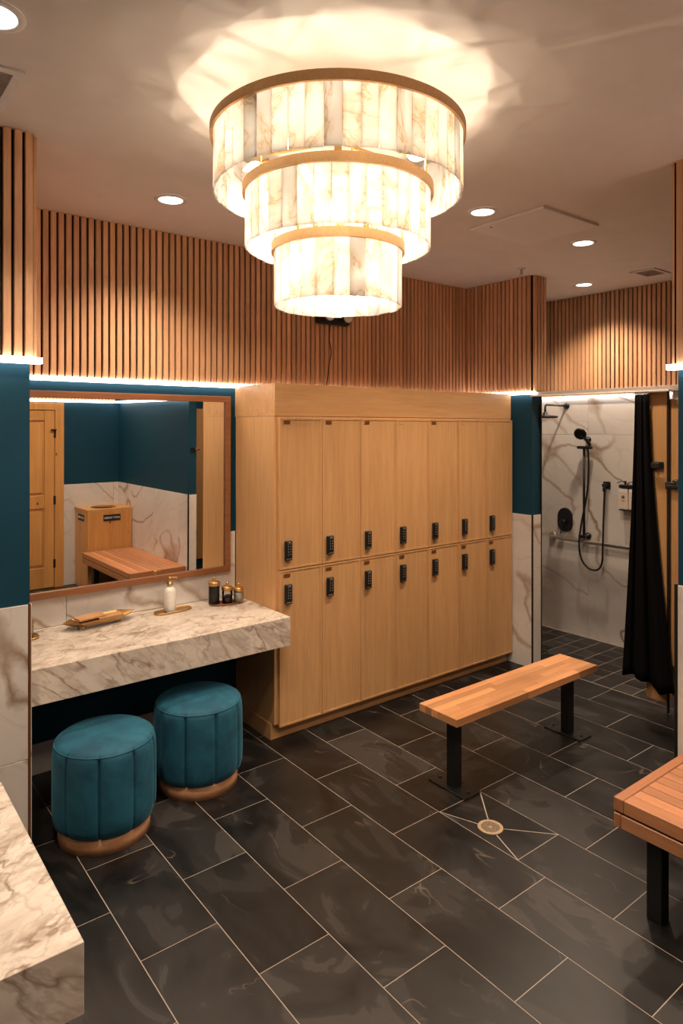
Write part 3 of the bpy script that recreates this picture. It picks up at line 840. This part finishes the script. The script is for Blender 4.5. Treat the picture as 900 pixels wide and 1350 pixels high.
# end of the corridor, seen in the mirror
t = thing('corridor_screen', 'wooden stall screen and door at the corridor end, seen in the mirror', 'partition', (0, YB, 0))
for a in ((3.18, 3.63), (3.645, 4.44)):
    MB().bbox(a[0], a[1], .01, .03, .10, 2.12, .002).build('board', M['stall'], t)
B(3.631, 3.644, .012, .026, .01, 2.14).build('edge_post', M['black'], t)
B(3.60, 3.68, .031, .05, 1.99, 2.10).build('top_bracket', M['steel'], t)
MB().tube([(3.40, .031, 1.90), (3.40, .07, 1.90), (3.44, .075, 1.90)], .01, 8).build('coat_peg', M['brass'], t)

# curtain: gathered at the top, flaring to the hem
def curtain():
    t = thing('shower_curtain', 'black shower curtain gathered at the right side of the shower opening', 'curtain', (4.44, 2.37, 0))
    nu, nz = 120, 30; m_ = MB()
    yt0, yt1 = 2.300, 2.402; yb0, yb1 = 2.125, 2.480
    for k in range(nz + 1):
        s_ = k / nz
        z = 2.135 - s_ * (2.135 - .165)
        e = s_ ** 1.4
        a0 = yt0 + (yb0 - yt0) * e; a1 = yt1 + (yb1 - yt1) * e
        amp = .015 + .018 * e
        for i in range(nu + 1):
            u = i / nu
            y = a0 + (a1 - a0) * u
            f = math.sin(u * 2 * PI * 2.6 + .6 * s_ + .5) * .8 + .3 * math.sin(u * 2 * PI * 6.3 + 1.3) * (1 - .5 * s_)
            x = 4.437 + amp * f - .012 * e
            zz = z + (s_ ** 3) * (-.050 * (1 / (1 + math.exp((u - .45) * 18))) + .03 + .008 * math.sin(u * 2 * PI * 2.6))
            m_.v.append((x - 4.44, y - 2.37 + .010 * math.cos(u * 2 * PI * 2.6), zz))
    off = len(m_.v)
    m_.v += [(x + .004, y, z) for x, y, z in m_.v[:off]]
    W = nu + 1
    for k in range(nz):
        for i in range(nu):
            a = k * W + i; q = [a, a + 1, a + W + 1, a + W]
            m_.face(q, 0, True); m_.face([off + j for j in q[::-1]], 0, True)
    for i in range(nu):
        m_.face([i + 1, i, off + i, off + i + 1]); b_ = nz * W + i; m_.face([b_, b_ + 1, off + b_ + 1, off + b_])
    for k in range(nz):
        a = k * W; m_.face([a, a + W, off + a + W, off + a]); a = k * W + nu; m_.face([a + W, a, off + a, off + a + W])
    m_.build('cloth', M['curtain'], t)
    for i in range(9):
        y = yt0 + (yt1 - yt0) * (i + .5) / 9 - 2.37
        MB().bbox(-.010, .010, -.003, .003, 2.136, 2.151, .001).build('hook', M['white'], t, (-.002, y, 0))
    MB().tube([(.02, -.078, 2.132 - .010 + .010 * math.cos(a)) if 0 else (.0 + .02, -.086 + .009 * math.cos(a), 2.128 + .009 * math.sin(a)) for a in [2 * PI * i / 14 for i in range(15)]], .002, 6).build('ring', M['brass'], t)
curtain()

XW = XS - .011
t = thing('rain_shower', 'round black rain shower head on a wall arm', 'shower head', (XW, 3.655, 2.112))
MB().lathe((0, 0, 0), [(.030, 0), (.030, -.008), (.012, -.014)], 20, axis='X').build('flange', M['black'], t)
MB().tube([(-.01, 0, 0), (-.315, 0, .002), (-.330, 0, -.004), (-.334, 0, -.018), (-.334, 0, -.075)], .0095, 12).build('arm', M['black'], t)
MB().lathe((-.334, 0, -.112), [(.104, -.006), (.112, .002), (.110, .014), (.04, .022), (.020, .026), (.022, .042), (.012, .05)], 32).build('rose', M['black'], t)
t = thing('hand_shower', 'black hand shower on a slide bar with a looping hose', 'hand shower', (XW, 3.44, 0))
MB().tube([(-.055, 0, .915), (-.055, 0, 1.735)], .0105, 12).build('slide_bar', M['black'], t)
for z, r in ((.925, .030), (1.80, .027)):
    q = MB().lathe((0, -.012, z), [(r, 0), (r, -.010), (.012, -.018), (.012, -.055)], 20, axis='X').build('bar_bracket', M['black'], t)
MB().bbox(-.085, -.035, -.075, .055, 1.715, 1.742, .008).build('soap_shelf', M['black'], t)
MB().bbox(-.080, -.040, -.025, .045, .905, .935, .008).build('lower_clamp', M['black'], t)
rot = Matrix.Rotation(math.radians(-118), 3, 'Y') @ Matrix.Rotation(math.radians(14), 3, 'X')
hd = Vector((-.115, .0, 1.852))
MB().tube([(-.055, -.06, 1.745), (-.072, -.045, 1.79), (-.108, -.008, 1.845)], .014, 10).build('handle', M['black'], t)
MB().lathe(hd, [(.052, -.012), (.056, -.004), (.056, .006), (.045, .012)], 24, rot=rot).build('spray_face', M['black'], t)
hose = []
P0 = [(-.055, -.040, 1.72), (-.052, -.045, 1.55), (-.050, -.025, 1.3), (-.075, .012, 1.05), (-.090, .028, .86), (-.080, .012, .725), (-.070, -.035, .658), (-.065, -.09, .635), (-.070, -.15, .652), (-.080, -.192, .72), (-.090, -.205, .86), (-.070, -.200, 1.1), (-.045, -.196, 1.36)]
def catmull(P, n=8):
    P = [Vector(p) for p in P]; out = []
    Q = [P[0] * 2 - P[1]] + P + [P[-1] * 2 - P[-2]]
    for i in range(1, len(Q) - 2):
        for k in range(n):
            s_ = k / n; a, b_, c, d = Q[i - 1], Q[i], Q[i + 1], Q[i + 2]
            out.append(.5 * ((2 * b_) + (c - a) * s_ + (2 * a - 5 * b_ + 4 * c - d) * s_ ** 2 + (3 * b_ - a - 3 * c + d) * s_ ** 3))
    return out + [P[-1]]
MB().tube(catmull(P0), .0085, 8).build('hose', M['black'], t)
MB().bbox(-.010, -.0005, -.228, -.160, 1.365, 1.430, .003).cyl((-.05, -.194, 1.345), .013, .05).bbox(-.062, -.010, -.210, -.178, 1.385, 1.412, .003).build('wall_outlet', M['black'], t)
t = thing('shower_valve', 'oval black shower valve plate with lever', 'valve', (XW, 3.668, 1.046))
m_ = MB(); pr = []
for j, (s_, x) in enumerate(((1, 0), (1, -.010), (.93, -.016))):
    for i in range(40):
        a = 2 * PI * i / 40; ca, sa = math.cos(a), math.sin(a)
        m_.v.append((x, ca * .078 * s_, .034 * (1 if sa > 0 else -1) * (1 if abs(sa) > 1e-6 else 0) + sa * .078 * s_))
for j in range(2):
    for i in range(40): q = (i + 1) % 40; m_.face([j * 40 + i, j * 40 + q, (j + 1) * 40 + q, (j + 1) * 40 + i], 0, True)
m_.face([i for i in range(40)]); m_.face([80 + i for i in range(40)][::-1])
m_.build('plate', M['black'], t)
MB().lathe((-.017, 0, -.02), [(.026, 0), (.026, -.035), (.020, -.038)], 20, axis='X').tube([(-.045, 0, -.03), (-.05, .02, -.125)], .005, 8).build('lever', M['black'], t)
t = thing('grab_bar', 'brushed steel grab bar along the shower wall', 'grab bar', (XW, 0, .878))
MB().tube([(-.001, 3.80, 0), (-.03, 3.80, 0), (-.05, 3.785, 0), (-.055, 3.76, 0), (-.055, 2.36, 0), (-.05, 2.335, 0), (-.001, 2.32, 0)], .0175, 14).build('bar', M['steel'], t)
for y in (3.80, 2.32): MB().lathe((0, y, 0), [(.040, 0), (.040, -.006), (.028, -.010)], 24, axis='X').build('flange', M['steel'], t)
t = thing('soap_rack', 'black wall rack holding the pump dispensers in the shower', 'rack', (XW, 2.99, 1.40))
MB().bbox(-.075, -.001, -.13, .105, -.012, .016, .002).build('top_bar', M['black'], t)
MB().bbox(-.075, -.001, -.13, .105, -.205, -.195, .002).build('bottom_bar', M['black'], t)
for i, y in enumerate((3.055, 2.965)):
    t = thing('soap_dispenser', 'square cream dispenser on the rack, ' + ('nearer the hose outlet' if i == 0 else 'next to the curtain edge'), 'dispenser', (XW - .040, y, 1.206), 0, 'shower dispensers')
    MB().bbox(-.033, .033, -.040, .040, 0, .178, .005).build('bottle_body', M['whiteb'], t)
    q = B(-.0345, -.0332, -.034, .034, .01, .150).build('label_sheet', M['label'], t)
    MB().lathe((-.0348, 0, .105), [(.015, 0), (.015, -.0005)], 12, axis='X').box(-.0352, -.0347, -.016, .016, .070, .076).build('label_print', M['ink'], q)
    MB().lathe((0, 0, .2105), [(.007, 0), (.007, .022), (.012, .023), (.012, .032)], 12).tube([(0, 0, .236), (-.02, .03, .238), (-.035, .055, .222)], .004, 6).build('pump', M['black'], t)
t = thing('shower_drain', 'square black drain grate in the shower floor', 'drain', (4.85, 3.47, .0005))
MB().box(-.065, .065, -.055, .055, 0, .003).build('grate_plate', M['black'], t)
MB().box(-.072, .072, .0555, .062, 0, .0035).box(-.072, .072, -.062, -.0555, 0, .0035).box(.0655, .072, -.055, .055, 0, .0035).box(-.072, -.0655, -.055, .055, 0, .0035).build('grate_frame', M['steel'], t)

# floor drain in the room
t = thing('floor_drain', 'round brass floor drain with a square hole grid', 'drain', (DX, DY, .0003))
MB().cyl((0, 0, 0), .058, .0012, 40).build('drain_bowl', M['dark'], t)
m_ = MB(); k = 48
for r, z in ((.060, 0), (.060, .003), (.044, .0034), (.044, .0012)):
    for i in range(k): a = 2 * PI * i / k; m_.v.append((r * math.cos(a), r * math.sin(a), z))
for j in range(3):
    for i in range(k): q = (i + 1) % k; m_.face([j * k + i, j * k + q, (j + 1) * k + q, (j + 1) * k + i])
m_.build('drain_rim', M['drain'], t)
m_ = MB()
for i in range(-5, 6):
    c = i * .0086; hl = math.sqrt(max(0, .044 ** 2 - c * c)) 
    m_.box(c - .0011, c + .0011, -hl, hl, .0013, .0030); m_.box(-hl, hl, c - .0011, c + .0011, .00131, .0029)
m_.cyl((0, 0, .0013), .007, .002, 12)
m_.build('grid', M['drain'], t)

# ================================================================== CEILING ITEMS
def downlight(label, x, y, r=.075, real=True):
    t = thing('downlight', label, 'downlight', (x, y, HC), 0, 'recessed ceiling downlights')
    m_ = MB().lathe((0, 0, 0), [(r * 1.12, -.0005), (r * 1.12, -.004), (r * .86, -.007), (r * .82, -.004), (r * .82, -.0005)], 40, cap=False)
    m_.build('trim_ring', M['white'], t)
    MB().lathe((0, 0, 0), [(r * .83, -.0005), (r * .83, -.0035)], 40, smooth=False).build('diffuser', M['dl'], t)
    lamp('downlight_lamp', 'SPOT', (0, 0, -.03), DL_W * 4, DL_C, t, spot_size=math.radians(125), spot_blend=0.9, shadow_soft_size=.05)
downlight('recessed downlight over the vanity, left of the chandelier', 1.471, 3.346)
downlight('recessed downlight just right of the chandelier', 2.924, 2.465)
downlight('recessed downlight between the access panel and the far vent', 3.932, 2.477)
downlight('farthest and smallest recessed downlight, above the shower', 5.084, 3.195)
downlight('large recessed downlight cut by the top left corner', .405, 2.165, .078)
# unseen downlights added to brighten the mirror side, near counter and corridor
downlight('added unseen fill downlight near the back wall over the robe bin', 2.3, .45)
downlight('added unseen fill downlight brightening the near counter front', .55, .25)
downlight('added unseen fill downlight over the stall corridor behind the pier', 3.9, .55)

def vent(label, x, y, hx, hy, along='x'):
    t = thing('ceiling_vent', label, 'vent', (x, y, HC))
    f_ = .030; z0, z1 = -.008, -.0005
    MB().box(-hx, hx, -hy, -hy + f_, z0, z1).box(-hx, hx, hy - f_, hy, z0, z1).box(-hx, -hx + f_, -hy + f_, hy - f_, z0, z1).box(hx - f_, hx, -hy + f_, hy - f_, z0, z1).build('vent_frame', M['white'], t)
    B(-hx + f_, hx - f_, -hy + f_, hy - f_, -.0015, -.0005).build('vent_back', M['dark'], t)
    n = int((2 * hy - 2 * f_) / .014)
    for i in range(n):
        yy_ = -hy + f_ + (2 * hy - 2 * f_) * (i + .5) / n
        q = MB().box(-hx + f_, hx - f_, -.0035, .0035, -.006, -.003).build('louvre', M['alu'], t, (0, yy_, 0))
vent('ceiling vent grille cut off at the left edge of the picture', .440, 2.62, .115, .17)
vent('small far ceiling vent grille above the shower stalls', 5.09, 2.63, .13, .10)
t = thing('access_panel', 'flush square access panel in the ceiling right of the chandelier', 'panel', (3.375, 2.455, HC))
MB().bbox(-.272, .272, -.262, .262, -.014, -.0005, .002).build('panel_board', M['panelw'], t)
MB().cyl((-.22, .14, -.0165), .006, .0024, 12).build('key_lock', M['dark'], t)
def sprinkler(label, x, y):
    t = thing('sprinkler_head', label, 'sprinkler', (x, y, HC), 0, 'ceiling sprinkler heads')
    MB().lathe((0, 0, 0), [(.030, -.0005), (.030, -.004), (.012, -.006)], 20).build('escutcheon', M['white'], t)
    MB().lathe((0, 0, 0), [(.008, -.0065), (.007, -.022), (.004, -.030), (.004, -.040)], 10).tube([(.008, 0, -.02), (.015, 0, -.035), (.004, 0, -.044)], .002, 6).tube([(-.008, 0, -.02), (-.015, 0, -.035), (-.004, 0, -.044)], .002, 6).build('body', M['steel'], t)
    MB().lathe((0, 0, -.047), [(.014, 0), (.014, .002)], 16).build('deflector', M['steel'], t)
sprinkler('small steel sprinkler head on the ceiling by the wing wall', 4.20, 3.165)
sprinkler('small sprinkler head on the ceiling left of the chandelier', 1.75, 3.20)

# emergency lamp and its cable on the slat wall
t = thing('emergency_light', 'black twin head emergency light on the slats below the chandelier', 'emergency light', (2.955, YW - .031, 2.70))
MB().bbox(-.145, .145, -.060, 0, -.045, .075, .020).build('housing', M['black'], t)
for x, a in ((-.075, .25), (.09, -.5)):
    R_ = Matrix.Rotation(a, 3, 'Z') @ Matrix.Rotation(.35, 3, 'X')
    q = MB().lathe((x, -.062, .012), [(.020, .004), (.042, -.018), (.044, -.038)], 24, axis='Y').build('lamp_head', M['black'], t)
    MB().lathe((x, -.062, .012), [(.041, -.0385), (.038, -.045), (.02, -.049), (.004, -.050)], 24, axis='Y').build('lamp_lens', M['lens'], q)
o = MB().tube(catmull([(2.955, YW - .036, 2.66), (2.945, YW - .036, 2.56), (2.962, YW - .036, 2.46), (2.945, YW - .036, 2.38), (2.928, YW - .036, 2.26), (2.915, YW - .036, 2.196)]), .0035, 6).build('power_cable', M['black'])
tag(o, 'thin black cable hanging down the slats to the locker top', 'cable')

# ================================================================== CHANDELIER
CXc, CYc = 1.529, 1.978
ch = thing('chandelier', 'three tier chandelier of alabaster slabs with brass rings', 'chandelier', (CXc, CYc, HC))
zc = -HC
TIERS = [(.4636, 2.998, 2.767, 50, 'largest'), (.347, 2.797, 2.570, 37, 'mid'), (.242, 2.587, 2.358, 26, 'small')]
for ti, (R, zt, zb, n, _) in enumerate(TIERS):
    rg = MB(); k = 96
    for r, z in ((R + .006, zt - .034), (R + .006, zt), (R - .004, zt), (R - .004, zt - .034)):
        for i in range(k): a = 2 * PI * i / k; rg.v.append((r * math.cos(a), r * math.sin(a), z + zc))
    for j in range(4):
        for i in range(k):
            q = (i + 1) % k; j2 = (j + 1) % 4
            rg.face([j * k + i, j * k + q, j2 * k + q, j2 * k + i][::-1])
    ring = rg.build('brass_ring', M['ring'], ch)
    chord = 2 * R * math.sin(PI / n)
    # lower support ring that the slabs hang from
    for i in range(n):
        a = 2 * PI * i / n + random.uniform(-.004, .004)
        rr = R - .010 + random.uniform(-.0018, .0018)
        wsl = chord - random.uniform(.0008, .0050)
        dz = random.uniform(-.002, .002)
        m_ = MB().bbox(-wsl / 2, wsl / 2, -.0035, .0035, zb - (zt - .004), 0, .0010)
        s_ = m_.build('alabaster_slab', M['alabaster'], ch, (rr * math.cos(a), rr * math.sin(a), zt - .004 + zc + dz), (random.uniform(-.008, .008), 0, a + PI / 2))
# hub and arms
MB().lathe((0, 0, 0), [(.09, -.0005), (.09, -.022), (.03, -.028), (.014, -.034), (.014, -.30), (.05, -.305), (.05, -.345), (.014, -.35), (.014, -.50), (.045, -.505), (.045, -.53), (.006, -.55)], 28).build('stem', M['brass'], ch)
def arms(z, R, n, ph=0.0):
    for i in range(n):
        a = 2 * PI * i / n + ph
        MB().tube([(.03 * math.cos(a), .03 * math.sin(a), z), ((R - .004) * math.cos(a), (R - .004) * math.sin(a), z)], .006, 8).build('arm', M['brass'], ch)
arms(2.972 - HC, .4636, 6); arms(2.785 - HC, .347, 6, .26); arms(2.570 - HC, .242, 4, .4)
for i in range(6):
    a = 2 * PI * i / 6
    MB().tube([(.33 * math.cos(a), .33 * math.sin(a), 2.965 - HC), (.335 * math.cos(a), .335 * math.sin(a), 2.797 - HC)], .004, 6).build('hanger_rod', M['brass'], ch)
    MB().tube([(.230 * math.cos(a + .3), .230 * math.sin(a + .3), 2.775 - HC), (.238 * math.cos(a + .3), .238 * math.sin(a + .3), 2.587 - HC)], .004, 6).build('hanger_rod', M['brass'], ch)
bulb_me = MB().lathe((0, 0, 0), [(.008, 0), (.015, .012), (.018, .028), (.014, .045), (.005, .062), (.001, .068)], 14).mesh('bulb', M['bulb'])
sock_me = MB().cyl((0, 0, -.035), .010, .035, 12).mesh('bulb_socket', M['brass'])
def bulbs(r, z, n, ph, zl, down=1):
    for i in range(n):
        a = 2 * PI * i / n + ph
        x, y = r * math.cos(a), r * math.sin(a)
        rot_ = (0, math.radians(115), a)
        b_ = obj('bulb', bulb_me, ch, (x, y, z - HC), rot_)
        obj('bulb_socket', sock_me, b_)
        lamp('bulb_lamp', 'POINT', (x + .05 * math.cos(a), y + .05 * math.sin(a), z - .035 - HC), BULB_W * zl, BULB_C, ch, shadow_soft_size=.003)
bulbs(.29, 2.865, 8, .35, .55); bulbs(.19, 2.680, 5, .2, .85); bulbs(.10, 2.490, 3, .9, .45)
